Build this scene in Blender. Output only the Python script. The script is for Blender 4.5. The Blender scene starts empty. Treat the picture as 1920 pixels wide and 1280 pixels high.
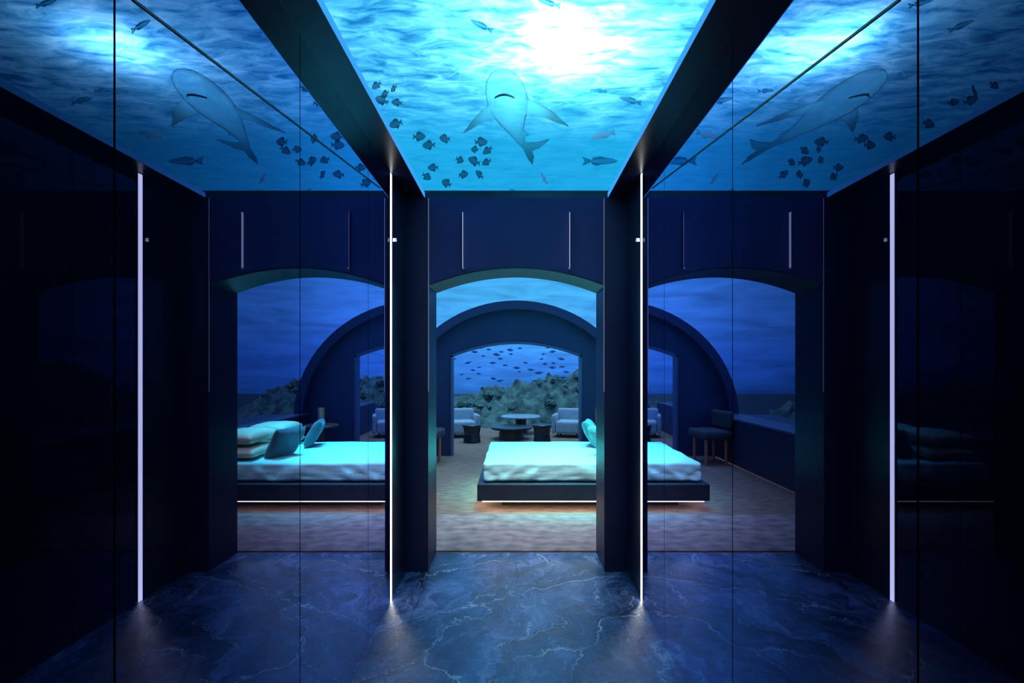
import bpy, bmesh, math, random
from mathutils import Vector, Matrix, noise
random.seed(7)
S = bpy.context.scene
COL = S.collection
try:
    S.view_settings.view_transform = 'Standard'
    S.view_settings.look = 'None'
except Exception:
    pass
PI = math.pi
A = 0.791      # half width between the mirror walls
CW = 0.663     # half width of the glass ceiling
HC = 2.70      # ceiling height
EYE = 1.4885
YP = 3.846     # doorway front
YB = 4.24      # doorway back
YE = 8.80      # bedroom end wall

# ------------------------------------------------------------------ materials
def nodes(name):
    m = bpy.data.materials.new(name); m.use_nodes = True
    nt = m.node_tree
    for n in list(nt.nodes): nt.nodes.remove(n)
    out = nt.nodes.new('ShaderNodeOutputMaterial')
    return m, nt, out
def N(nt, t, **kw):
    n = nt.nodes.new(t)
    for k, v in kw.items():
        if k in n.inputs: n.inputs[k].default_value = v
        else: setattr(n, k, v)
    return n
def c4(c): return (c[0], c[1], c[2], 1.0)
def ramp(nt, src, stops):
    r = nt.nodes.new('ShaderNodeValToRGB')
    e = r.color_ramp.elements
    while len(e) < len(stops): e.new(0.5)
    for i, (p, c) in enumerate(stops):
        e[i].position = p; e[i].color = c4(c)
    nt.links.new(src, r.inputs[0])
    return r
def maprange(nt, src, a, b, c=0.0, d=1.0):
    m = nt.nodes.new('ShaderNodeMapRange')
    for k, v in (('From Min',a),('From Max',b),('To Min',c),('To Max',d)): m.inputs[k].default_value = v
    nt.links.new(src, m.inputs['Value']); return m.outputs[0]
def math2(nt, op, a, b=None):
    m = nt.nodes.new('ShaderNodeMath'); m.operation = op
    for i, x in enumerate((a, b)):
        if x is None: continue
        if isinstance(x, (int, float)): m.inputs[i].default_value = x
        else: nt.links.new(x, m.inputs[i])
    return m.outputs[0]
def objcoord(nt, scale=(1,1,1), rot=(0,0,0)):
    tc = nt.nodes.new('ShaderNodeTexCoord')
    mp = nt.nodes.new('ShaderNodeMapping'); mp.inputs['Scale'].default_value = scale; mp.inputs['Rotation'].default_value = rot
    nt.links.new(tc.outputs['Object'], mp.inputs[0])
    return mp.outputs[0]
def pm(name, c1, c2=None, scale=8, rough=.5, metal=0.0, bump=0.0, bscale=None, stretch=(1,1,1), spec=.5, sheen=0.0):
    m, nt, out = nodes(name)
    p = N(nt, 'ShaderNodeBsdfPrincipled'); p.inputs['Roughness'].default_value = rough
    p.inputs['Metallic'].default_value = metal
    p.inputs['Specular IOR Level'].default_value = spec
    if sheen: p.inputs['Sheen Weight'].default_value = sheen
    co = objcoord(nt, stretch)
    nz = N(nt, 'ShaderNodeTexNoise', Scale=scale, Detail=5.0)
    nt.links.new(co, nz.inputs['Vector'])
    c2 = c2 or tuple(x*.75 for x in c1)
    r = ramp(nt, nz.outputs['Fac'], [(.3, c2), (.7, c1)])
    nt.links.new(r.outputs[0], p.inputs['Base Color'])
    if bump:
        n2 = N(nt, 'ShaderNodeTexNoise', Scale=bscale or scale*3, Detail=4.0)
        nt.links.new(co, n2.inputs['Vector'])
        b = N(nt, 'ShaderNodeBump', Strength=bump, Distance=.02)
        nt.links.new(n2.outputs['Fac'], b.inputs['Height'])
        nt.links.new(b.outputs[0], p.inputs['Normal'])
    nt.links.new(p.outputs[0], out.inputs[0])
    return m
def emis(name, c, s, c2=None):
    m, nt, out = nodes(name)
    e = N(nt, 'ShaderNodeEmission', Strength=s)
    nz = N(nt, 'ShaderNodeTexNoise', Scale=2.0)
    nt.links.new(objcoord(nt), nz.inputs['Vector'])
    r = ramp(nt, nz.outputs['Fac'], [(0, c2 or c), (1, c)])
    nt.links.new(r.outputs[0], e.inputs['Color'])
    nt.links.new(e.outputs[0], out.inputs[0])
    return m
def mirror_mat():
    m, nt, out = nodes('tinted_mirror')
    d = N(nt, 'ShaderNodeBsdfDiffuse', Color=(.003,.004,.010,1))
    g = N(nt, 'ShaderNodeBsdfGlossy', Color=(.52,.54,.95,1), Roughness=.0)
    lw = N(nt, 'ShaderNodeLayerWeight', Blend=.5)
    f = ramp(nt, lw.outputs['Facing'], [(0,(.03,)*3), (.30,(.055,)*3), (.45,(.15,)*3), (.60,(.36,)*3), (.72,(.72,)*3), (1,(1,)*3)])
    mx = N(nt, 'ShaderNodeMixShader')
    nt.links.new(f.outputs[0], mx.inputs[0]); nt.links.new(d.outputs[0], mx.inputs[1]); nt.links.new(g.outputs[0], mx.inputs[2])
    nt.links.new(mx.outputs[0], out.inputs[0])
    return m
def glass_mat(name, tint=(.93,.97,1), k=.25):
    m, nt, out = nodes(name)
    t = N(nt, 'ShaderNodeBsdfTransparent', Color=c4(tint))
    g = N(nt, 'ShaderNodeBsdfGlossy', Color=(.8,.9,1,1), Roughness=.02)
    lw = N(nt, 'ShaderNodeLayerWeight', Blend=.5)
    pw = math2(nt, 'POWER', lw.outputs['Facing'], 5)
    ml = math2(nt, 'MULTIPLY', pw, k)
    mx = N(nt, 'ShaderNodeMixShader')
    nt.links.new(ml, mx.inputs[0]); nt.links.new(t.outputs[0], mx.inputs[1]); nt.links.new(g.outputs[0], mx.inputs[2])
    nt.links.new(mx.outputs[0], out.inputs[0])
    return m
def water_mat():
    # rippled near the open end, calmer and teal toward the doorway
    m, nt, out = nodes('rippled_water')
    co = objcoord(nt, (2.4, 5.4, 1))
    n0 = N(nt, 'ShaderNodeTexNoise', Scale=.8, Detail=2.0)
    nt.links.new(co, n0.inputs['Vector'])
    mixv = N(nt, 'ShaderNodeVectorMath', operation='MULTIPLY_ADD')
    mixv.inputs[1].default_value = (.5,.5,.5)
    nt.links.new(n0.outputs['Color'], mixv.inputs[0]); nt.links.new(co, mixv.inputs[2])
    n1 = N(nt, 'ShaderNodeTexNoise', Scale=2.6, Detail=6.0, Roughness=.6, Distortion=.6)
    nt.links.new(mixv.outputs[0], n1.inputs['Vector'])
    r = ramp(nt, n1.outputs['Fac'], [(.33,(.02,.20,.33)), (.43,(.07,.38,.50)), (.52,(.14,.55,.64)), (.64,(.28,.74,.80)), (.78,(.5,.92,.95))])
    flat = ramp(nt, n1.outputs['Fac'], [(.25,(.02,.34,.42)), (.75,(.04,.46,.54))])
    sp = N(nt, 'ShaderNodeSeparateXYZ')
    tc = nt.nodes.new('ShaderNodeTexCoord'); nt.links.new(tc.outputs['Object'], sp.inputs[0])
    mr = maprange(nt, sp.outputs['Y'], 2.6, 3.4)
    mx = N(nt, 'ShaderNodeMix', data_type='RGBA')
    nt.links.new(mr, mx.inputs[0]); nt.links.new(r.outputs[0], mx.inputs[6]); nt.links.new(flat.outputs[0], mx.inputs[7])
    t = N(nt, 'ShaderNodeBsdfTranslucent')
    nt.links.new(mx.outputs[2], t.inputs['Color'])
    b = N(nt, 'ShaderNodeBump', Strength=.12, Distance=.04)
    nt.links.new(n1.outputs['Fac'], b.inputs['Height']); nt.links.new(b.outputs[0], t.inputs['Normal'])
    nt.links.new(t.outputs[0], out.inputs[0])
    return m
def shark_mat():
    # thin glassy belly, denser and darker toward the outline, the fins and the tail
    m, nt, out = nodes('shark_skin')
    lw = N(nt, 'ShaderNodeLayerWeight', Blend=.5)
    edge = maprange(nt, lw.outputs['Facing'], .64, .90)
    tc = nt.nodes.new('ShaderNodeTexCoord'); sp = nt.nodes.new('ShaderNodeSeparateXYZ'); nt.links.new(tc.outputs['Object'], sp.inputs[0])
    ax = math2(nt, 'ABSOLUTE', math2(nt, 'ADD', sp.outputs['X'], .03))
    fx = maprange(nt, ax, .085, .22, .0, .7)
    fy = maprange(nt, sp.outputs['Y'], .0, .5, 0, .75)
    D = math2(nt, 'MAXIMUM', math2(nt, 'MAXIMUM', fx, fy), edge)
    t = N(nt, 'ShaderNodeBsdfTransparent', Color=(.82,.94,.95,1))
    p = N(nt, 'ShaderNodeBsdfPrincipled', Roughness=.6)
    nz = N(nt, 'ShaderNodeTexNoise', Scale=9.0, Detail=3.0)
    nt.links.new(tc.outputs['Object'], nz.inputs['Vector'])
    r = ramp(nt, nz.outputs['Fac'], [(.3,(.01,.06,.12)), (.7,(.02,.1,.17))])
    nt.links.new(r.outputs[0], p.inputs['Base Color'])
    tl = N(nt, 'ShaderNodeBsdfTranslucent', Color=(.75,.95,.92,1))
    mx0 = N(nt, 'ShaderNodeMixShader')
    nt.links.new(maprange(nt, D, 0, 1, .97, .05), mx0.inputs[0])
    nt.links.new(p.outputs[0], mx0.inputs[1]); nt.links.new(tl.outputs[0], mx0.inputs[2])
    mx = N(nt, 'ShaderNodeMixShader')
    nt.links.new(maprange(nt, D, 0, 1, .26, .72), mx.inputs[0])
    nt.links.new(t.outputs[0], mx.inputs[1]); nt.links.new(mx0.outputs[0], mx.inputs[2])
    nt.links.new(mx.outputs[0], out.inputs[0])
    return m
def skin_mat(name, tint, c1, c2, tl_c, stops, tl_mix=.75, scale=9.0):
    m, nt, out = nodes(name)
    t = N(nt, 'ShaderNodeBsdfTransparent', Color=c4(tint))
    p = N(nt, 'ShaderNodeBsdfPrincipled', Roughness=.5)
    nz = N(nt, 'ShaderNodeTexNoise', Scale=scale, Detail=3.0)
    nt.links.new(objcoord(nt), nz.inputs['Vector'])
    r = ramp(nt, nz.outputs['Fac'], [(.3,c1), (.7,c2)])
    nt.links.new(r.outputs[0], p.inputs['Base Color'])
    tl = N(nt, 'ShaderNodeBsdfTranslucent', Color=c4(tl_c))
    mx0 = N(nt, 'ShaderNodeMixShader'); mx0.inputs[0].default_value = tl_mix
    nt.links.new(p.outputs[0], mx0.inputs[1]); nt.links.new(tl.outputs[0], mx0.inputs[2])
    lw = N(nt, 'ShaderNodeLayerWeight', Blend=.5)
    rr = ramp(nt, lw.outputs['Facing'], [(a,(b,)*3) for a, b in stops])
    mx = N(nt, 'ShaderNodeMixShader')
    nt.links.new(rr.outputs[0], mx.inputs[0]); nt.links.new(t.outputs[0], mx.inputs[1]); nt.links.new(mx0.outputs[0], mx.inputs[2])
    nt.links.new(mx.outputs[0], out.inputs[0])
    return m
def marble_mat():
    m, nt, out = nodes('dark_marble')
    p = N(nt, 'ShaderNodeBsdfPrincipled')
    p.inputs['Specular IOR Level'].default_value = .8
    p.inputs['Coat Weight'].default_value = .7; p.inputs['Coat IOR'].default_value = 1.65; p.inputs['Coat Roughness'].default_value = .13
    co = objcoord(nt, rot=(0,0,.6))
    n0 = N(nt, 'ShaderNodeTexNoise', Scale=2.2, Detail=6.0, Roughness=.6)
    nt.links.new(co, n0.inputs['Vector'])
    mv = N(nt, 'ShaderNodeVectorMath', operation='MULTIPLY_ADD'); mv.inputs[1].default_value = (.8,.8,0)
    nt.links.new(n0.outputs['Color'], mv.inputs[0]); nt.links.new(co, mv.inputs[2])
    st = N(nt, 'ShaderNodeVectorMath', operation='MULTIPLY'); st.inputs[1].default_value = (2.6,.8,1)
    nt.links.new(mv.outputs[0], st.inputs[0])
    vo = N(nt, 'ShaderNodeTexVoronoi', feature='DISTANCE_TO_EDGE', Scale=1.25)
    nt.links.new(st.outputs[0], vo.inputs['Vector'])
    vein = ramp(nt, vo.outputs['Distance'], [(0,(1,)*3), (.006,(.5,)*3), (.017,(0,)*3)])
    n2 = N(nt, 'ShaderNodeTexNoise', Scale=3.4, Detail=13.0, Roughness=.82, Distortion=.7)
    nt.links.new(st.outputs[0], n2.inputs['Vector'])
    patch = N(nt, 'ShaderNodeTexNoise', Scale=2.6, Detail=3.0); nt.links.new(co, patch.inputs['Vector'])
    vm = math2(nt, 'MULTIPLY', vein.outputs[0], maprange(nt, patch.outputs['Fac'], .40, .55))
    base = ramp(nt, n2.outputs['Fac'], [(.38,(.035,.055,.15)), (.50,(.15,.23,.50)), (.59,(.34,.46,.82)), (.68,(.95,1,1.0))])
    cloud = N(nt, 'ShaderNodeTexNoise', Scale=1.3, Detail=3.0, Distortion=.8); nt.links.new(st.outputs[0], cloud.inputs['Vector'])
    cl = ramp(nt, cloud.outputs['Fac'], [(.38,(.4,)*3), (.6,(1.0,)*3)])
    mc = N(nt, 'ShaderNodeMix', data_type='RGBA', blend_type='MULTIPLY'); mc.inputs[0].default_value = 1
    nt.links.new(base.outputs[0], mc.inputs[6]); nt.links.new(cl.outputs[0], mc.inputs[7])
    mx = N(nt, 'ShaderNodeMix', data_type='RGBA')
    nt.links.new(vm, mx.inputs[0]); nt.links.new(mc.outputs[2], mx.inputs[6]); mx.inputs[7].default_value = (1,1,1,1)
    bk = N(nt, 'ShaderNodeTexBrick'); bk.offset = 0.0
    for k, val in (('Scale',1.0),('Mortar Size',.003),('Brick Width',.62),('Row Height',1.2)): bk.inputs[k].default_value = val
    bk.inputs['Color1'].default_value = (1,1,1,1); bk.inputs['Color2'].default_value = (.86,.86,.88,1); bk.inputs['Mortar'].default_value = (.4,.4,.45,1)
    nt.links.new(objcoord(nt), bk.inputs['Vector'])
    mu = N(nt, 'ShaderNodeMix', data_type='RGBA', blend_type='MULTIPLY'); mu.inputs[0].default_value = 1
    nt.links.new(mx.outputs[2], mu.inputs[6]); nt.links.new(bk.outputs[0], mu.inputs[7])
    nt.links.new(mu.outputs[2], p.inputs['Base Color'])
    n3 = N(nt, 'ShaderNodeTexNoise', Scale=7.0, Detail=6.0, Roughness=.6, Distortion=.8)
    nt.links.new(co, n3.inputs['Vector'])
    rr = ramp(nt, n3.outputs['Fac'], [(.3,(.06,)*3), (.75,(.22,)*3)])
    nt.links.new(rr.outputs[0], p.inputs['Roughness'])
    b = N(nt, 'ShaderNodeBump', Strength=.32, Distance=.012)
    nt.links.new(n2.outputs['Fac'], b.inputs['Height']); nt.links.new(b.outputs[0], p.inputs['Normal']); nt.links.new(b.outputs[0], p.inputs['Coat Normal'])
    nt.links.new(p.outputs[0], out.inputs[0])
    return m

M = {}
M['mirror'] = mirror_mat()
M['acrylic'] = glass_mat('vault_acrylic', (.95,.98,1), .12)
M['water'] = water_mat()
M['shark'] = shark_mat()
M['marble'] = marble_mat()
M['dark'] = pm('dark_panel', (.010,.015,.04), (.007,.010,.028), 3, .3)
M['soffit'] = pm('gloss_soffit', (.006,.010,.03), None, 3, .3, spec=.15)
M['pillar'] = pm('navy_pillar', (.013,.020,.075), (.009,.014,.05), 2, .45, spec=.25)
M['header'] = pm('navy_header', (.026,.036,.155), (.018,.026,.11), 1.5, .6, spec=.3)
M['edge'] = emis('blue_glass_edge_glow', (.05,.42,1.0), 1.0, (.04,.34,.9))  # emission stands in for light caught along the glass edge
M['led'] = emis('led_white', (.97,.97,1), 6, (.93,.95,1))
M['jamb_glint'] = emis('jamb_edge_highlight', (.7,.8,1), .3, (.4,.52,.9))  # highlight on the jamb edges painted as emission, no lamp there
M['rod'] = emis('rod_sheen_glow', (.75,.85,1), .9, (.6,.72,.95))  # plain metal rod, its bright sheen put in as emission
M['warm'] = emis('led_warm', (1,.86,.68), 11, (1,.8,.6))
M['cove'] = emis('bench_floor_glow', (.9,.65,.45), .4, (.8,.55,.35))  # glow for an added strip, not a fitted lamp
M['channel'] = pm('led_channel', (.3,.32,.36), None, 20, .35, 1.0)
M['steel'] = pm('satin_steel', (.55,.6,.7), None, 15, .3, .6)
M['carpet'] = pm('brown_carpet', (.36,.23,.17), (.17,.108,.08), 7, .95, bump=.3, bscale=120, stretch=(1,3,1))
M['rug'] = pm('woven_rug', (.46,.37,.35), (.2,.16,.155), 7, .95, bump=.5, bscale=90, stretch=(1,1.5,1))
M['bench'] = pm('navy_bench', (.03,.045,.1), None, 6, .45)
M['bedbase'] = pm('black_bed_base', (.014,.019,.042), None, 6, .45)
M['sheet'] = pm('turquoise_tinted_linen', (.44,.80,.78), (.39,.74,.73), 5, .8, bump=.06, bscale=30)  # white bedding with the turquoise light tinted into its colour
M['cream'] = pm('cream_linen', (.80,.66,.48), (.70,.58,.42), 5, .8, bump=.08, bscale=30)
M['teal'] = pm('teal_velvet', (.045,.105,.13), (.03,.07,.09), 10, .85, bump=.1, bscale=60, sheen=.15)
M['copper'] = pm('copper', (.7,.3,.18), None, 12, .45, .5)
M['wood'] = pm('dark_wood', (.12,.07,.055), None, 6, .4, stretch=(1,8,1))
M['endwall'] = pm('navy_endwall', (.028,.04,.125), (.02,.03,.095), 2, .5)
M['rib'] = pm('grey_blue_rib', (.09,.13,.25), (.07,.11,.21), 3, .45)
M['pale'] = pm('pale_fabric', (.42,.5,.56), (.33,.41,.47), 12, .85, bump=.15, bscale=80)
M['charcoal'] = pm('charcoal_fabric', (.06,.065,.09), None, 14, .85, bump=.15, bscale=80)
M['bronze'] = pm('dark_bronze', (.07,.07,.09), None, 12, .3, .7)
M['tabletop'] = pm('pale_stone_top', (.4,.5,.58), (.32,.42,.5), 6, .2)
M['reef'] = pm('coral_rock', (.13,.23,.19), (.004,.014,.024), 3.4, .9, bump=1.0, bscale=9)
M['coral'] = pm('coral_growth', (.16,.27,.22), (.01,.03,.04), 6, .9, bump=.8, bscale=14)
M['sand'] = pm('dim_sand', (.02,.035,.045), (.01,.02,.03), 1.5, .95)
M['fish_brown'] = skin_mat('brown_fish', (.6,.75,.8), (.05,.08,.10), (.16,.18,.18), (.32,.46,.46), [(0,.38),(1,.75)], .65, 25)
M['fish_silver'] = skin_mat('silver_fish', (.65,.85,.9), (.1,.2,.26), (.2,.32,.38), (.25,.58,.66), [(0,.3),(1,.7)], .7, 25)
M['fish_pale'] = skin_mat('pale_fish', (.9,.97,1), (.6,.8,.9), (.85,.95,1), (.95,1,1), [(0,.85),(1,1)], .7, 25)
M['fish_dark'] = pm('dark_blue_fish', (.03,.14,.42), None, 25, .5)
M['seam'] = pm('dark_seam', (.003,.004,.008), None, 10, .6)
M['mouth'] = pm('shark_mouth', (.02,.08,.12), None, 10, .7)

# ------------------------------------------------------------------ helpers
class MB:
    def __init__(s): s.v = []; s.f = []
    def add(s, v, f):
        o = len(s.v); s.v += [tuple(x) for x in v]; s.f += [tuple(i+o for i in q) for q in f]; return s
    def box(s, x0, x1, y0, y1, z0, z1):
        v = [(x,y,z) for z in (z0,z1) for y in (y0,y1) for x in (x0,x1)]
        return s.add(v, [(0,2,3,1),(4,5,7,6),(0,1,5,4),(2,6,7,3),(0,4,6,2),(1,3,7,5)])
    def lathe(s, prof, n=32, cx=0, cy=0):
        v = []; f = []
        for (r, z) in prof:
            for k in range(n):
                t = 2*PI*k/n; v.append((cx+r*math.cos(t), cy+r*math.sin(t), z))
        for i in range(len(prof)-1):
            for k in range(n):
                k2 = (k+1) % n
                f.append((i*n+k, i*n+k2, (i+1)*n+k2, (i+1)*n+k))
        f.append(tuple(range(n-1,-1,-1))); b = (len(prof)-1)*n; f.append(tuple(range(b, b+n)))
        return s.add(v, f)
    def columns(s, pts, y0, y1):                      # pts: (x, zbottom, ztop)
        v = []; f = []
        for (x, b, t) in pts: v += [(x,y0,b),(x,y0,t),(x,y1,t),(x,y1,b)]
        n = len(pts)
        for i in range(n-1):
            a = 4*i; c = a+4
            f += [(a,c,c+1,a+1),(a+1,c+1,c+2,a+2),(a+2,c+2,c+3,a+3),(a+3,c+3,c,a)]
        f += [(0,1,2,3), (4*n-4,4*n-1,4*n-2,4*n-3)]
        return s.add(v, f)
    def plate(s, poly, t=.006):                       # polygon of 3D points, thickened along z
        n = len(poly)
        v = [(p[0],p[1],p[2]-t) for p in poly] + [(p[0],p[1],p[2]+t) for p in poly]
        f = [tuple(range(n-1,-1,-1)), tuple(range(n,2*n))]
        for i in range(n):
            j = (i+1) % n; f.append((i,j,n+j,n+i))
        return s.add(v, f)
def softbox(x0, x1, y0, y1, z0, z1, r, cuts=12, disp=None):
    bm = bmesh.new(); bmesh.ops.create_cube(bm, size=1)
    bmesh.ops.subdivide_edges(bm, edges=bm.edges[:], cuts=cuts, use_grid_fill=True)
    c = Vector(((x0+x1)/2,(y0+y1)/2,(z0+z1)/2)); d = Vector((x1-x0,y1-y0,z1-z0))
    for v in bm.verts:
        # crowd vertices toward the rim so the rounding is smooth
        q = Vector([math.copysign(.5*math.sin(min(1,abs(k)*2)*PI/2), k) for k in v.co])
        p = c + Vector((q.x*d.x, q.y*d.y, q.z*d.z))
        inn = Vector((min(max(p.x,x0+r),x1-r), min(max(p.y,y0+r),y1-r), min(max(p.z,z0+r),z1-r)))
        e = p - inn
        if e.length > 1e-7: p = inn + e.normalized()*r
        if disp: p = disp(p)
        v.co = p
    mb = MB(); bm.verts.index_update()
    mb.add([tuple(v.co) for v in bm.verts], [tuple(x.index for x in f.verts) for f in bm.faces]); bm.free()
    return mb
def build(name, mb, mat, parent=None, loc=(0,0,0), smooth=False, bevel=0):
    me = bpy.data.meshes.new(name); me.from_pydata(mb.v, [], mb.f)
    bm = bmesh.new(); bm.from_mesh(me); bmesh.ops.recalc_face_normals(bm, faces=bm.faces[:]); bm.to_mesh(me); bm.free()
    if smooth:
        for p in me.polygons: p.use_smooth = True
    me.materials.append(mat)
    o = bpy.data.objects.new(name, me); COL.objects.link(o); o.location = loc
    if parent: o.parent = parent
    if bevel:
        b = o.modifiers.new('bevel', 'BEVEL'); b.width = bevel; b.segments = 2; b.limit_method = 'ANGLE'
    return o
def tag(o, label, cat, group=None, kind=None):
    o['label'] = label; o['category'] = cat
    if group: o['group'] = group
    if kind: o['kind'] = kind
    return o
def thing(name, label, cat, loc, rz=0, group=None):
    o = bpy.data.objects.new(name, None); COL.objects.link(o); o.location = loc; o.rotation_euler = (0,0,rz)
    o.empty_display_size = .1
    return tag(o, label, cat, group)
def struct(name, mb, mat, **kw):
    o = build(name, mb, mat, **kw); o['kind'] = 'structure'; return o

# ------------------------------------------------------------------ corridor shell
struct('floor', MB().box(-.95,.95,-1.2,YB,-.1,0), M['marble'])
for s, side in ((-1,'left'), (1,'right')):
    xa, xb = sorted((s*.798, s*.95))
    struct('wall_'+side, MB().box(xa,xb,-1.2,YP,0,HC+.035), M['dark'])
struct('wall_back', MB().box(-.798,.798,-1.3,-1.2,0,HC+.035), M['dark'])
cm = MB()
for s in (-1,1):
    xa, xb = sorted((s*CW, s*.798)); cm.box(xa,xb,-1.2,YP,HC,HC+.035)
cm.box(-CW,CW,-1.2,-.9,HC,HC+.035)
struct('ceiling', cm, M['soffit'])
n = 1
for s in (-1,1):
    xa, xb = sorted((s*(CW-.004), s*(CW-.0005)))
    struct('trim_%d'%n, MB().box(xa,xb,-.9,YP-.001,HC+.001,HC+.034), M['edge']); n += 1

# mirror panels
cuts = [.15,1.05,1.95,2.85,3.325]
desc = ['nearest the camera', 'second from the camera', 'third from the camera', 'narrow one beside the light strip']
for s, side in ((-1,'left'), (1,'right')):
    for i in range(4):
        xa, xb = sorted((s*A, s*.798))
        o = build('mirror_panel', MB().box(xa,xb,cuts[i]+.003,cuts[i+1]-.003,.0,HC), M['mirror'])
        tag(o, 'tall dark tinted mirror panel on the %s wall, %s' % (side, desc[i]), 'mirror', 'mirror panels on the %s wall' % side)
# slanting seam seen on the mirrors
for k, s in ((4,-1),(5,1)):
    x0 = s*(A-.0005); x1 = s*(A-.0025)
    p, q = (1.10, EYE+.754), (3.10, EYE+1.03)
    mb = MB().add([(x,y,z+d) for x in (x0,x1) for (y,z) in (p,q) for d in (-.003,.003)],
                  [(0,1,3,2),(4,6,7,5),(0,4,5,1),(2,3,7,6),(1,5,7,3),(0,2,6,4)])
    struct('trim_%d'%k, mb, M['seam'])

# light strips on the walls
for s, side in ((-1,'left'), (1,'right')):
    t = thing('light_strip', 'tall glowing white light strip set upright in the %s wall' % side, 'light strip', (s*.794,3.365,0), 0, 'upright wall light strips')
    build('channel', MB().box(-.0038,.0038,-.028,.028,.01,HC-.01), M['channel'], t)
    xa, xb = sorted((-s*.0038, -s*.0046))
    build('diffuser', MB().box(xa,xb,-.019,.019,.002,HC-.004), M['led'], t)
    xa, xb = sorted((-s*.007, -s*.03))
    build('clip', MB().box(xa,xb,.036,.046,EYE+.8,EYE+.812).box(xa-.002,xb+.002,.036,.044,EYE+.79,EYE+.8), M['steel'], t)

# doorway wall: jambs and arched header
def arch(x): return 2.075 + .125*(1-(x/.635)**2)
wm = MB()
wm.columns([(-2.6,0,HC+.0),(-.635,0,HC)], YP, YB)
wm.columns([(.635,0,HC),(2.6,0,HC)], YP, YB)
struct('wall_front', wm, M['pillar'])
pts = [(-.635+1.27*i/24, arch(-.635+1.27*i/24), HC) for i in range(25)]
struct('wall_header', MB().columns(pts, YP, YB), M['header'])
struct('ceiling.001', MB().box(-2.6,2.6,YP+.002,YB+.35,HC,HC+.05), M['dark'])
# edge highlight on each jamb, put in as weak emission
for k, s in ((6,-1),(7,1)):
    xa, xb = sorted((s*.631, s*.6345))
    struct('trim_%d'%k, MB().box(xa,xb,YP-.004,YP+.003,1.3,HC-.005), M['jamb_glint'])
# dark sheet added under the arch to mute bed light there
pl = [(-.634+1.268*i/24, arch(-.634+1.268*i/24)-.012, arch(-.634+1.268*i/24)-.0005) for i in range(25)]
struct('trim_8', MB().columns(pl, YP+.004, YB+.004), M['dark'])
for s, side in ((-1,'left'),(1,'right')):
    t = thing('hanging_rod', 'thin upright metal rod on the dark panel over the doorway, %s one' % side, 'rod', (s*.385, YP-.016, EYE+.70), 0, 'metal rods above the doorway')
    xa, xb = sorted((-s*.0008, 0))
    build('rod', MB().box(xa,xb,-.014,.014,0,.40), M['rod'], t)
    xa, xb = sorted((s*.0003, s*.003))
    build('cover', MB().box(xa,xb,-.0148,.0148,0,.40), M['header'], t)
    xa, xb = sorted((-s*.012, 0))
    build('tip', MB().box(xa,xb,-.015,.015,-.010,0), M['steel'], t)

# ------------------------------------------------------------------ bedroom shell
struct('floor.001', MB().box(-2.6,2.6,YB,12.7,-.1,-.002), M['carpet'])
RX, RZ0, RZ1 = 2.02, .62, 2.54
def ell(x, k=1.0): return RZ0 + (RZ1-RZ0)*k*math.sqrt(max(0,1-(x/(RX*k))**2))
nseg = 40
def vault(name, k, y0, y1):
    v = []; f = []
    for i in range(nseg+1):
        t = PI*i/nseg
        for y in (y0, y1): v.append((RX*k*math.cos(t), y, RZ0+(RZ1-RZ0)*k*math.sin(t)))
    for i in range(nseg): f.append((2*i,2*i+1,2*i+3,2*i+2))
    return struct(name, MB().add(v,f), M['acrylic'], smooth=True)
vault('window_1', 1.01, YB, YE)
# side walls with sill benches
struct('wall_bedroom_left', MB().box(-2.6,-1.66,YB,YE,0,.68), M['bench'])
struct('trim_9', MB().box(-2.05,-1.63,YB,YE,.68,.705), M['rib'])
struct('wall_bedroom_right', MB().box(1.86,2.6,YB,YE,0,.68), M['bench'])
struct('trim_10', MB().box(1.83,2.05,YB,YE,.68,.705), M['rib'])
struct('trim_3', MB().box(-1.658,-1.650,YB+.1,YE-.1,.004,.012), M['cove'])  # added glow strip at the bench foot, warms the floor
# end wall with low arched opening
def oz(x): return 1.66 + .22*(1-(x/1.08)**2)
em = MB()
xs = [-RX+ (RX-1.08)*i/16 for i in range(17)]
em.columns([(x,0,max(.7,ell(x))) for x in xs], YE, YE+.15)
em.columns([(-x,0,max(.7,ell(x))) for x in reversed(xs)], YE, YE+.15)
em.columns([(-1.08+2.16*i/30, oz(-1.08+2.16*i/30), ell(-1.08+2.16*i/30)) for i in range(31)], YE, YE+.15)
struct('wall_end', em, M['endwall'])
# arch rib in front of the end wall
v = []; f = []
for i in range(nseg+1):
    t = PI*i/nseg
    for (k, y) in ((1.0,YE-.18),(1.0,YE),(.93,YE),(.93,YE-.18)):
        v.append((RX*k*math.cos(t), y, RZ0+(RZ1-RZ0)*k*math.sin(t)+.0))
for i in range(nseg):
    a, b = 4*i, 4*i+4
    for j in range(4): f.append((a+j, a+(j+1)%4, b+(j+1)%4, b+j))
struct('trim_11', MB().add(v,f), M['endwall'], smooth=False)
# frame round the low opening
fr = MB()
fr.box(-1.08,-1.045,YE-.03,YE+.16,0,1.66).box(1.045,1.08,YE-.03,YE+.16,0,1.66)
fr.columns([(-1.08+2.16*i/30, oz(-1.08+2.16*i/30)-.035, oz(-1.08+2.16*i/30)) for i in range(31)], YE-.03, YE+.16)
struct('trim_12', fr, M['rib'])
# far lounge: a smaller glass vault, open toward the reef
vault('window_2', .88, YE+.15, 12.6)
struct('wall_lounge_left', MB().box(-2.0,-1.74,YE+.15,12.6,0,.62), M['endwall'])
struct('wall_lounge_right', MB().box(1.74,2.0,YE+.15,12.6,0,.62), M['endwall'])

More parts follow.
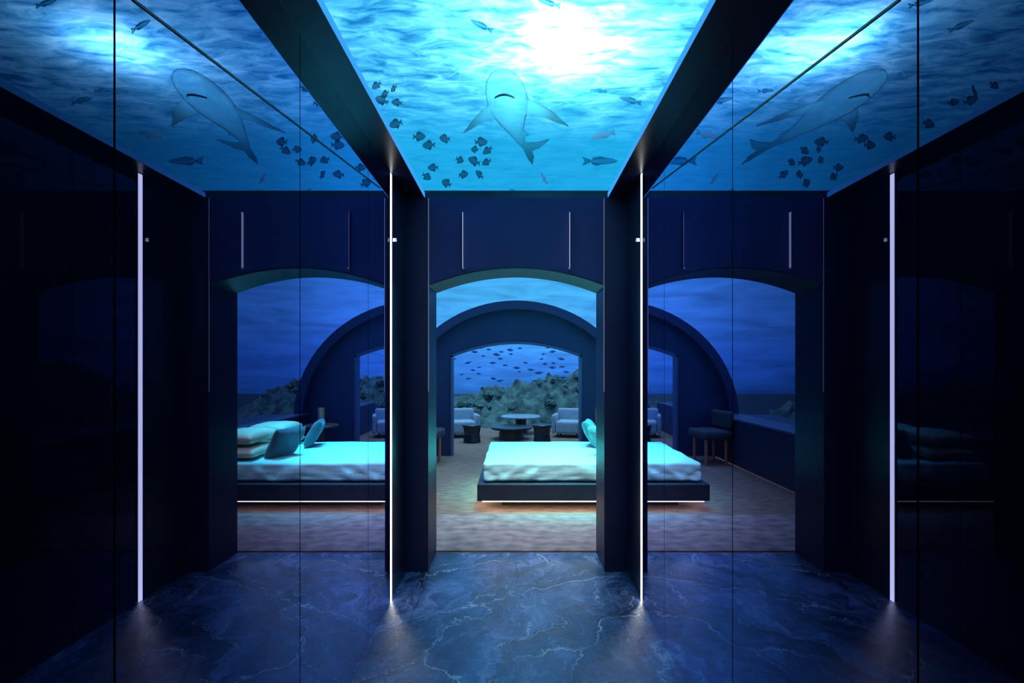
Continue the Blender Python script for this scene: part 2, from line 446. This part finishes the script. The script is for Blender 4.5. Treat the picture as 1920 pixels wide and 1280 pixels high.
# ------------------------------------------------------------------ water, sea bed, reefs
wt = build('water_surface', MB().add([(-1.9,-1.6,2.91),(1.9,-1.6,2.91),(1.9,4.75,2.91),(-1.9,4.75,2.91)],[(0,1,2,3)]), M['water'])
tag(wt, 'bright rippled turquoise water above the glass ceiling', 'water', kind='stuff')
struct('ground', MB().box(-30,30,-10,45,-1.0,-.9), M['sand'])
def reef(label, x0, x1, y0, y1, peak, seed, hfun, ncor):
    nx, ny = 170, 100
    cx, cy = (x0+x1)/2, (y0+y1)/2
    root = thing('coral_reef', label, 'reef', (cx,cy,-.9))
    v = []; f = []
    def hh(x, y):
        u = (x-x0)/(x1-x0); w = (y-y0)/(y1-y0)
        env = hfun(u)*max(0,math.sin(PI*min(1,max(0,w))))**.45*max(0,math.sin(PI*min(1,max(0,u))))**.25
        q = Vector((x*1.1+seed, y*1.1, seed*.3))
        n1 = noise.turbulence(q, 4, True)
        n2 = noise.noise(q*.5)
        n3 = abs(noise.noise(q*4.5))
        n4 = abs(noise.noise(q*2.1+Vector((3,1,7))))
        return env*(.88+peak*(.55+.45*n2) + .42*n1*peak + .34*n3 + .2*n4)
    for j in range(ny):
        for i in range(nx):
            x = x0+(x1-x0)*i/(nx-1); y = y0+(y1-y0)*j/(ny-1)
            v.append((x-cx,y-cy,hh(x,y)))
    for j in range(ny-1):
        for i in range(nx-1): a = j*nx+i; f.append((a,a+1,a+nx+1,a+nx))
    build('rock', MB().add(v,f), M['reef'], root, smooth=True)
    for k in range(ncor):
        x = random.uniform(x0+.1*(x1-x0), x1-.1*(x1-x0)); y = random.uniform(y0+.12*(y1-y0), y0+.5*(y1-y0))
        r = random.uniform(.07,.19)
        bm = bmesh.new(); bmesh.ops.create_icosphere(bm, subdivisions=4, radius=r)
        for vv in bm.verts:
            d = vv.co.normalized(); q = d*2.2+Vector((k*3.1,seed,0))
            vv.co = vv.co*(1+.35*noise.noise(q)+.6*abs(noise.noise(q*3.0)));  vv.co.z *= .55
        mb = MB(); bm.verts.index_update(); mb.add([tuple(q.co) for q in bm.verts],[tuple(q.index for q in ff.verts) for ff in bm.faces]); bm.free()
        build('coral', mb, M['coral'], root, loc=(x-cx,y-cy,hh(x,y)+r*.1))
    return root
reef('dark coral reef mound seen through the far lounge window', -5.5, 6.5, 13.7, 19.5, .75, 3.3, lambda u: .66+.94*u, 80)
reef('dim coral reef outside the left side of the bedroom vault', -7.5, -3.0, 3.0, 12.5, .75, 11.7, lambda u: 1.75-.4*u, 24)
reef('dim coral reef outside the right side of the bedroom vault', 3.0, 7.5, 3.0, 12.5, .75, 23.1, lambda u: 1.15+.45*u, 24)

# ------------------------------------------------------------------ shark
def SP(px, py, h):                                     # helper for reading positions off the photograph
    s = (685-py)/h
    return Vector(((px-968)/s, 1000/s, EYE+h))
sz = 1.325
prof = [(2.40,-.062,.012),(2.415,-.062,.036),(2.45,-.060,.066),(2.51,-.056,.088),(2.60,-.050,.102),(2.70,-.044,.103),(2.80,-.036,.092),
        (2.90,-.024,.072),(3.00,-.008,.05),(3.10,.014,.034),(3.20,.04,.023),(3.28,.062,.016)]
sm = MB(); v = []; f = []; nr = 24
Y0 = 2.85
for (y, x, w) in prof:
    for k in range(nr):
        t = 2*PI*k/nr
        v.append((x+w*math.cos(t), y-Y0, w*.58*math.sin(t)))
for i in range(len(prof)-1):
    for k in range(nr):
        k2 = (k+1) % nr; f.append((i*nr+k,i*nr+k2,(i+1)*nr+k2,(i+1)*nr+k))
f.append(tuple(range(nr-1,-1,-1))); b = (len(prof)-1)*nr; f.append(tuple(range(b,b+nr)))
sm.add(v,f)
def fin(pts, t=.007): sm.plate([(x,y-Y0,z) for (x,y,z) in pts], t)
fin([(-.10,2.63,-.01),(-.07,2.66,-.01),(-.05,2.80,-.01),(-.10,2.80,-.015),(-.17,2.85,-.02),(-.30,2.98,-.03),(-.21,2.79,-.02),(-.14,2.69,-.015)])
fin([(.04,2.62,-.01),(.0,2.66,-.01),(.0,2.78,-.01),(.06,2.77,-.015),(.14,2.80,-.02),(.285,2.89,-.03),(.18,2.73,-.02),(.10,2.66,-.015)])
fin([(.03,2.98,0),(.0,3.05,0),(.035,3.10,0),(.075,3.06,.0)], .006)
fin([(.035,3.2,0),(.06,3.18,0),(.12,3.19,.01),(.20,3.16,.015),(.145,3.26,.005),(.10,3.29,0),(.115,3.38,-.005),(.108,3.50,-.01),(.07,3.40,-.005),(.045,3.28,0)], .006)
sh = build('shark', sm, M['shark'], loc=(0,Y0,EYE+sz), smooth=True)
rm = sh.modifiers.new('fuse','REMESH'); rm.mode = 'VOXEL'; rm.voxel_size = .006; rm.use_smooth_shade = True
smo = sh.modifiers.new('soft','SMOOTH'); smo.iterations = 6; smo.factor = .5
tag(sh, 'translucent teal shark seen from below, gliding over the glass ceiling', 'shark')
v = []; f = []
for i in range(17):
    t = -1+2*i/16
    x = -.056+.048*t; y = 2.50+.05*t*t - Y0
    w = .003*(1-t*t)+.001
    zz = -.058*math.sqrt(max(.05,1-(t*.048/.088)**2))
    v += [(x,y-w,zz-.002),(x,y+w,zz-.002),(x,y-w,zz+.006),(x,y+w,zz+.006)]
for i in range(16):
    a, b = 4*i, 4*i+4
    f += [(a,b,b+1,a+1),(a+2,a+3,b+3,b+2),(a,a+2,b+2,b),(a+1,b+1,b+3,a+3)]
mo = build('mouth', MB().add(v,f), M['mouth'], sh)

# ------------------------------------------------------------------ fish
def fish_mesh(name, depth, thick, slender=False):
    mb = MB(); v = []; f = []; n = 12
    pr = [(-.5,.03),(-.46,.3),(-.38,.58),(-.25,.86),(-.1,1),(.05,.95),(.18,.7),(.27,.38),(.32,.2)]
    for (x, r) in pr:
        for k in range(n):
            t = 2*PI*k/n; v.append((x, thick*r*math.cos(t), depth*r*math.sin(t)))
    for i in range(len(pr)-1):
        for k in range(n): k2=(k+1)%n; f.append((i*n+k,i*n+k2,(i+1)*n+k2,(i+1)*n+k))
    f.append(tuple(range(n-1,-1,-1))); b=(len(pr)-1)*n; f.append(tuple(range(b,b+n)))
    mb.add(v,f)
    def flat(poly, t=.012):
        m = len(poly); vv=[(x,-t,z) for x,z in poly]+[(x,t,z) for x,z in poly]
        ff=[tuple(range(m)),tuple(range(2*m-1,m-1,-1))]+[(i,m+i,m+(i+1)%m,(i+1)%m) for i in range(m)]
        mb.add(vv,ff)
    d = max(depth,.16)
    flat([(.29,.05),(.5,d*.75),(.44,0),(.5,-d*.75),(.29,-.05)])
    flat([(-.2,depth*.85),(.0,depth*1.35),(.22,depth*.95),(.2,depth*.55)])
    flat([(-.05,-depth*.85),(.1,-depth*1.35),(.24,-depth*.8),(.2,-depth*.5)])
    me = bpy.data.meshes.new(name); me.from_pydata(mb.v,[],mb.f)
    bm=bmesh.new(); bm.from_mesh(me); bmesh.ops.recalc_face_normals(bm,faces=bm.faces[:]); bm.to_mesh(me); bm.free()
    for p in me.polygons: p.use_smooth=True
    return me
disc_me = fish_mesh('disc_fish', .30, .11); disc_me.materials.append(M['fish_brown'])
slim_me = fish_mesh('slim_fish', .10, .08); slim_me.materials.append(M['fish_silver'])
pale_me = fish_mesh('pale_slim_fish', .12, .08); pale_me.materials.append(M['fish_pale'])
dark_me = fish_mesh('dark_slim_fish', .15, .09); dark_me.materials.append(M['fish_dark'])
def put_fish(me, px, py, lpx, ang, label, group=None, tilt=0, h=1.31):
    p = SP(px,py,h); s = (685-py)/h
    o = bpy.data.objects.new('fish', me); COL.objects.link(o)
    o.location = p; L = lpx/s; o.scale = (L,L,L); o.rotation_euler = (0, tilt, ang)
    tag(o, label, 'fish', group); return o
for i,(px,py) in enumerate([(786,256),(804,272),(834,260),(902,266),(914,282),(890,280),(862,300),(889,302),(912,304),(869,327),(899,327),(837,343),(800,331),(812,314)]):
    put_fish(disc_me, px, py, random.uniform(17,27), random.uniform(-.7,.7)+(PI if i%3==0 else 0), 'small dark disc-shaped fish in the school left of the shark tail', 'school of disc fish over the ceiling glass', random.uniform(-.6,.6))
for i,(px,py) in enumerate([(706,160),(722,176),(738,166),(744,192),(716,188),(742,232)]):
    put_fish(disc_me, px, py, random.uniform(18,28), random.uniform(-.7,.7), 'dark mottled fish near the left edge of the ceiling glass', 'mottled fish at the left ceiling edge', random.uniform(-.6,.6))
put_fish(slim_me, 903, 48, 46, .2, 'slim dark fish high above the shark, nearest the bright sun glow', tilt=.35)
put_fish(slim_me, 1122, 170, 32, 0, 'small slim fish right of the shark snout, under the sun glow', tilt=.05)
put_fish(slim_me, 1182, 188, 44, 0, 'slim fish near the right edge of the ceiling glass', tilt=.25)
put_fish(pale_me, 1130, 253, 48, 0, 'white slim fish right of the shark tail', tilt=-.25)
put_fish(slim_me, 1125, 302, 66, PI, 'long slim grey fish low on the right of the ceiling glass', tilt=0)
put_fish(pale_me, 1020, 334, 24, .3, 'tiny white fish just below the shark tail', tilt=1.0)
put_fish(pale_me, 962, 357, 16, .3, 'tiniest white fish at the far edge of the ceiling glass', tilt=.3)
put_fish(slim_me, 1030, 6, 44, .1, 'slim fish at the very top of the view beside the sun glow', tilt=.2)
random.seed(21)
pos = []
while len(pos) < 40:
    px = random.uniform(852,1062); py = random.uniform(648,714)
    if all(abs(px-a)+2*abs(py-b) > 17 for a,b in pos): pos.append((px,py))
for (px,py) in pos:
    Y = random.uniform(12.95,13.5); s = 1000/Y
    o = bpy.data.objects.new('fish', dark_me); COL.objects.link(o)
    o.location = ((px-968)/s, Y, EYE+(685-py)/s); L = random.uniform(8,17)/s; o.scale=(L,L,L)
    o.rotation_euler = (0, random.uniform(-.25,.25), random.uniform(-.6,.6)+(PI if random.random()<.3 else 0))
    tag(o, 'small dark fish swimming in the school outside the far window', 'fish', 'school of fish outside the far window')

# ------------------------------------------------------------------ bed and bedding
bx0, bx1, by0, by1 = -.40, 1.80, 5.45, 7.15
bed = thing('bed', 'low platform bed with turquoise-lit white bedding and warm underglow', 'bed', (0,0,0))
build('base', MB().box(bx0,bx1,by0,by1,.10,.277), M['bedbase'], bed, bevel=.012)
build('plinth', MB().box(bx0+.25,bx1-.1,by0+.25,by1-.25,0,.098), M['seam'], bed)
ls = MB().box(bx0+.05,bx1-.05,by0+.03,by0+.05,.088,.099).box(bx0+.03,bx0+.05,by0+.06,by1-.05,.088,.099)
build('underglow_strip', ls, M['warm'], bed)
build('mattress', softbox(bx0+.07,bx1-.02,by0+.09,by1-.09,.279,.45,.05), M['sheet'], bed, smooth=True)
def wr(p):
    q = Vector((p.x*2.2+p.y*1.3, p.y*2.4-p.x*.6, p.z*2))
    d = .003*noise.noise(q)+.003*noise.noise(q*2.7)
    if p.z > .44: p = p + Vector((0,0,d*1.3))
    if p.y < by0+.16:
        h = max(0,(.5-p.z))
        k = noise.noise(Vector((p.x*4.5+p.z*5,1.7,0)))+.6*noise.noise(Vector((p.x*9-p.z*11,3.1,0)))
        p = p + Vector((0,-.05*abs(k)*min(1,h*8), 0))
    if p.x < bx0+.13: p = p + Vector((-.02*abs(noise.noise(Vector((p.y*5+p.z*3,4.2,0)))),0,0))
    return p
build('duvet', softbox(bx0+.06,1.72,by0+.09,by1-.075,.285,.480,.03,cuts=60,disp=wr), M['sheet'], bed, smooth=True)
def pillow(mat, L, W, T, loc, rot, label, group, name='pillow'):
    nu = 22; v=[]; f=[]
    for sgn in (1,-1):
        for i in range(nu+1):
            for j in range(nu+1):
                u=-1+2*i/nu; w=-1+2*j/nu
                z=T/2*((1-u**4)*(1-w**4))**.45
                k=1-.07*(1-abs(w))*abs(u)**3; k2=1-.07*(1-abs(u))*abs(w)**3
                zz = sgn*z*(1+.12*noise.noise(Vector((u*2+loc[0]*7,w*2+loc[1]*5,sgn))))
                v.append((L/2*u*k, W/2*w*k2, zz))
    o=(nu+1)**2
    for b in (0,o):
        for i in range(nu):
            for j in range(nu):
                a=b+i*(nu+1)+j; f.append((a,a+1,a+nu+2,a+nu+1))
    ob = build(name, MB().add(v,f), mat, loc=loc, smooth=True)
    wd = ob.modifiers.new('weld','WELD'); wd.merge_threshold=.0005
    ob.rotation_euler = rot
    return tag(ob,label,name,group)
pillow(M['cream'], .5,.66,.13,(1.42,5.90,.556),(0,.0,0),'lower white pillow on the near half of the bed','white pillows on the bed')
pillow(M['cream'], .48,.64,.15,(1.43,5.93,.707),(0,.0,.05),'upper white pillow on the near half of the bed, topmost of its pair','white pillows on the bed')
pillow(M['cream'], .5,.66,.13,(1.42,6.66,.556),(0,.0,0),'lower white pillow on the far half of the bed','white pillows on the bed')
pillow(M['cream'], .48,.64,.15,(1.43,6.66,.707),(0,.0,-.04),'upper white pillow on the far half of the bed, topmost of its pair','white pillows on the bed')
pillow(M['teal'], .36,.44,.13,(.97,5.90,.645),(0,1.05,.35),'dark teal cushion leaning on the near white pillows','teal cushions on the bed','cushion')
pillow(M['teal'], .36,.44,.13,(.95,6.70,.645),(0,1.05,-.25),'dark teal cushion leaning on the far white pillows','teal cushions on the bed','cushion')
rug = build('rug', MB().box(-1.15,1.7,YB+.02,5.30,-.002,.012), M['rug'], bevel=.004)
tag(rug,'grey woven rug on the floor in front of the bed','rug')

# bedside table and lamp
t = thing('side_table','small round side table beyond the bed, holding a copper lamp','table',(1.16,7.52,0))
build('tabletop', MB().lathe([(.21,.62),(.23,.63),(.23,.65),(.22,.66)]), M['wood'], t, smooth=False)
build('leg', MB().lathe([(.05,.02),(.04,.1),(.04,.62)],20), M['wood'], t)
build('base', MB().lathe([(.16,0),(.16,.015),(.12,.02)]), M['wood'], t)
t = thing('lamp','short copper cylinder lamp standing on the round side table','lamp',(1.16,7.5,.66))
build('base', MB().lathe([(.055,0),(.055,.02),(.045,.025)],24), M['bronze'], t)
build('body', MB().lathe([(.045,.025),(.045,.225),(.04,.235)],24), M['copper'], t)
# lounge chair left of the room
t = thing('lounge_chair','dark upholstered chair with copper legs by the left bench','chair',(-1.38,8.15,0),-.15)
build('seat', softbox(-.24,.24,-.27,.27,.38,.52,.05), M['charcoal'], t, smooth=True)
build('backrest', softbox(-.25,-.15,-.27,.27,.53,.80,.045), M['charcoal'], t, smooth=True)
for sx in (-.16,.16):
    for sy in (-.18,.18): build('leg', MB().lathe([(.022,0),(.026,.38)],16,sx,sy), M['copper'], t)
# far lounge furniture
def armchair(x, y, rz, side):
    t = thing('armchair','pale low armchair on the %s side of the far lounge' % side,'armchair',(x,y,0),rz,'armchairs in the far lounge')
    build('seat', softbox(-.24,.24,-.26,.24,.08,.34,.05), M['pale'], t, smooth=True)
    build('backrest', softbox(-.28,.28,.245,.37,.08,.57,.05), M['pale'], t, smooth=True)
    for s in (-1,1):
        xa,xb = sorted((s*.245,s*.33)); build('armrest', softbox(xa,xb,-.24,.24,.08,.47,.04), M['pale'], t, smooth=True)
    for sx in (-.2,.2):
        for sy in (-.18,.18): build('leg', MB().lathe([(.02,0),(.02,.085)],12,sx,sy), M['bronze'], t)
armchair(-1.12,11.2,.25,'left'); armchair(1.10,11.2,-.25,'right')
for x,y,d in ((-.86,10.35,'left'),(.50,10.35,'right')):
    t = thing('drum_stool','dark metal drum stool in the far lounge, before the %s armchair' % d,'stool',(x,y,0),0,'drum stools in the far lounge')
    build('body', MB().lathe([(.15,0),(.17,.02),(.15,.15),(.17,.30)]), M['bronze'], t, smooth=False)
    build('top', MB().lathe([(.175,.30),(.185,.31),(.185,.335),(.175,.345)]), M['bronze'], t)
t = thing('coffee_table','pale round coffee table in the middle of the far lounge','table',(.1,11.75,0))
build('tabletop', MB().lathe([(.42,.345),(.44,.355),(.44,.375),(.42,.385)],48), M['tabletop'], t)
build('pedestal', MB().lathe([(.22,0),(.2,.03),(.12,.1),(.12,.345)],32), M['bronze'], t)
t = thing('low_table','dark low round table in front of the pale coffee table','table',(-.1,10.85,0))
build('tabletop', MB().lathe([(.40,.20),(.42,.21),(.42,.24),(.40,.25)],48), M['bronze'], t)
build('pedestal', MB().lathe([(.26,0),(.24,.2)],32), M['wood'], t)

# ------------------------------------------------------------------ light
def lamp(name, kind, loc, energy, color, **kw):
    l = bpy.data.lights.new(name, kind); l.energy = energy; l.color = color
    for k, v in kw.items(): setattr(l, k, v)
    o = bpy.data.objects.new(name, l); COL.objects.link(o); o.location = loc; return o
lamp('sunlight', 'SUN', (0,5,12), 2.2, (.34,.70,1.0), angle=.7)
lamp('sun_glow', 'POINT', (.21,2.36,3.085), 46, (.95,.98,1.0), shadow_soft_size=.05)
lamp('bed_fill', 'AREA', (.7,6.3,3.6), 64, (.04,.95,.95), shape='RECTANGLE', size=1.5, size_y=1.2, spread=math.radians(36))  # added cyan area lamp that brightens only the bed
o = lamp('lounge_fill', 'AREA', (0,9.9,3.6), 7, (.6,.85,1.0), shape='RECTANGLE', size=1.8, size_y=.8)  # added area lamp to lift the dark lounge chairs
o.rotation_euler = (math.radians(22),0,0)
o = lamp('entry_fill', 'AREA', (.3,4.45,2.42), 13, (1,.9,.84), shape='RECTANGLE', size=1.4, size_y=.12, spread=math.radians(88))  # added fill light for the bed front and rug, no fitting here
o.rotation_euler = (math.radians(24),0,0)
W = bpy.data.worlds.new('ocean'); S.world = W; W.use_nodes = True
nt = W.node_tree
bg = nt.nodes['Background']; bg.inputs['Strength'].default_value = 1.0
tc = nt.nodes.new('ShaderNodeTexCoord'); sp = nt.nodes.new('ShaderNodeSeparateXYZ')
nt.links.new(tc.outputs['Generated'], sp.inputs[0])
mp = nt.nodes.new('ShaderNodeMapping'); mp.inputs['Scale'].default_value = (9,9,55)
nt.links.new(tc.outputs['Generated'], mp.inputs[0])
wn = nt.nodes.new('ShaderNodeTexNoise'); wn.inputs['Scale'].default_value = 1.0; wn.inputs['Detail'].default_value = 5; wn.inputs['Distortion'].default_value = 1.0
nt.links.new(mp.outputs[0], wn.inputs['Vector'])
ma = maprange(nt, sp.outputs['Z'], -1, 1)
r = ramp(nt, ma, [(0,(.001,.004,.015)),(.45,(.004,.02,.08)),(.482,(.025,.16,.58)),(.505,(.04,.24,.9)),(.55,(.07,.36,1.0)),(.62,(.08,.44,1.0)),(1,(.2,.42,.8))])
# brighter, greener water straight ahead and upward, where the light comes through
f1 = maprange(nt, sp.outputs['Y'], .955, .995)
f2 = maprange(nt, sp.outputs['Z'], .0, .13)
mm = math2(nt, 'MULTIPLY', f1, f2)
mx = nt.nodes.new('ShaderNodeMix'); mx.data_type='RGBA'; mx.inputs[7].default_value=(.06,.43,.86,1)
nt.links.new(mm, mx.inputs[0]); nt.links.new(r.outputs[0], mx.inputs[6])
st = maprange(nt, wn.outputs['Fac'], .3, .7, .8, 1.3)
nt.links.new(st, bg.inputs['Strength'])
nt.links.new(mx.outputs[2], bg.inputs['Color'])

# ------------------------------------------------------------------ camera
cam = bpy.data.cameras.new('camera'); co = bpy.data.objects.new('camera', cam); COL.objects.link(co)
co.location = (0,0,EYE); co.rotation_euler = (PI/2,0,0)
cam.sensor_width = 36; cam.lens = 36*1000/1920
cam.shift_x = -8/1920; cam.shift_y = 45/1920
cam.clip_start = .02
S.camera = co
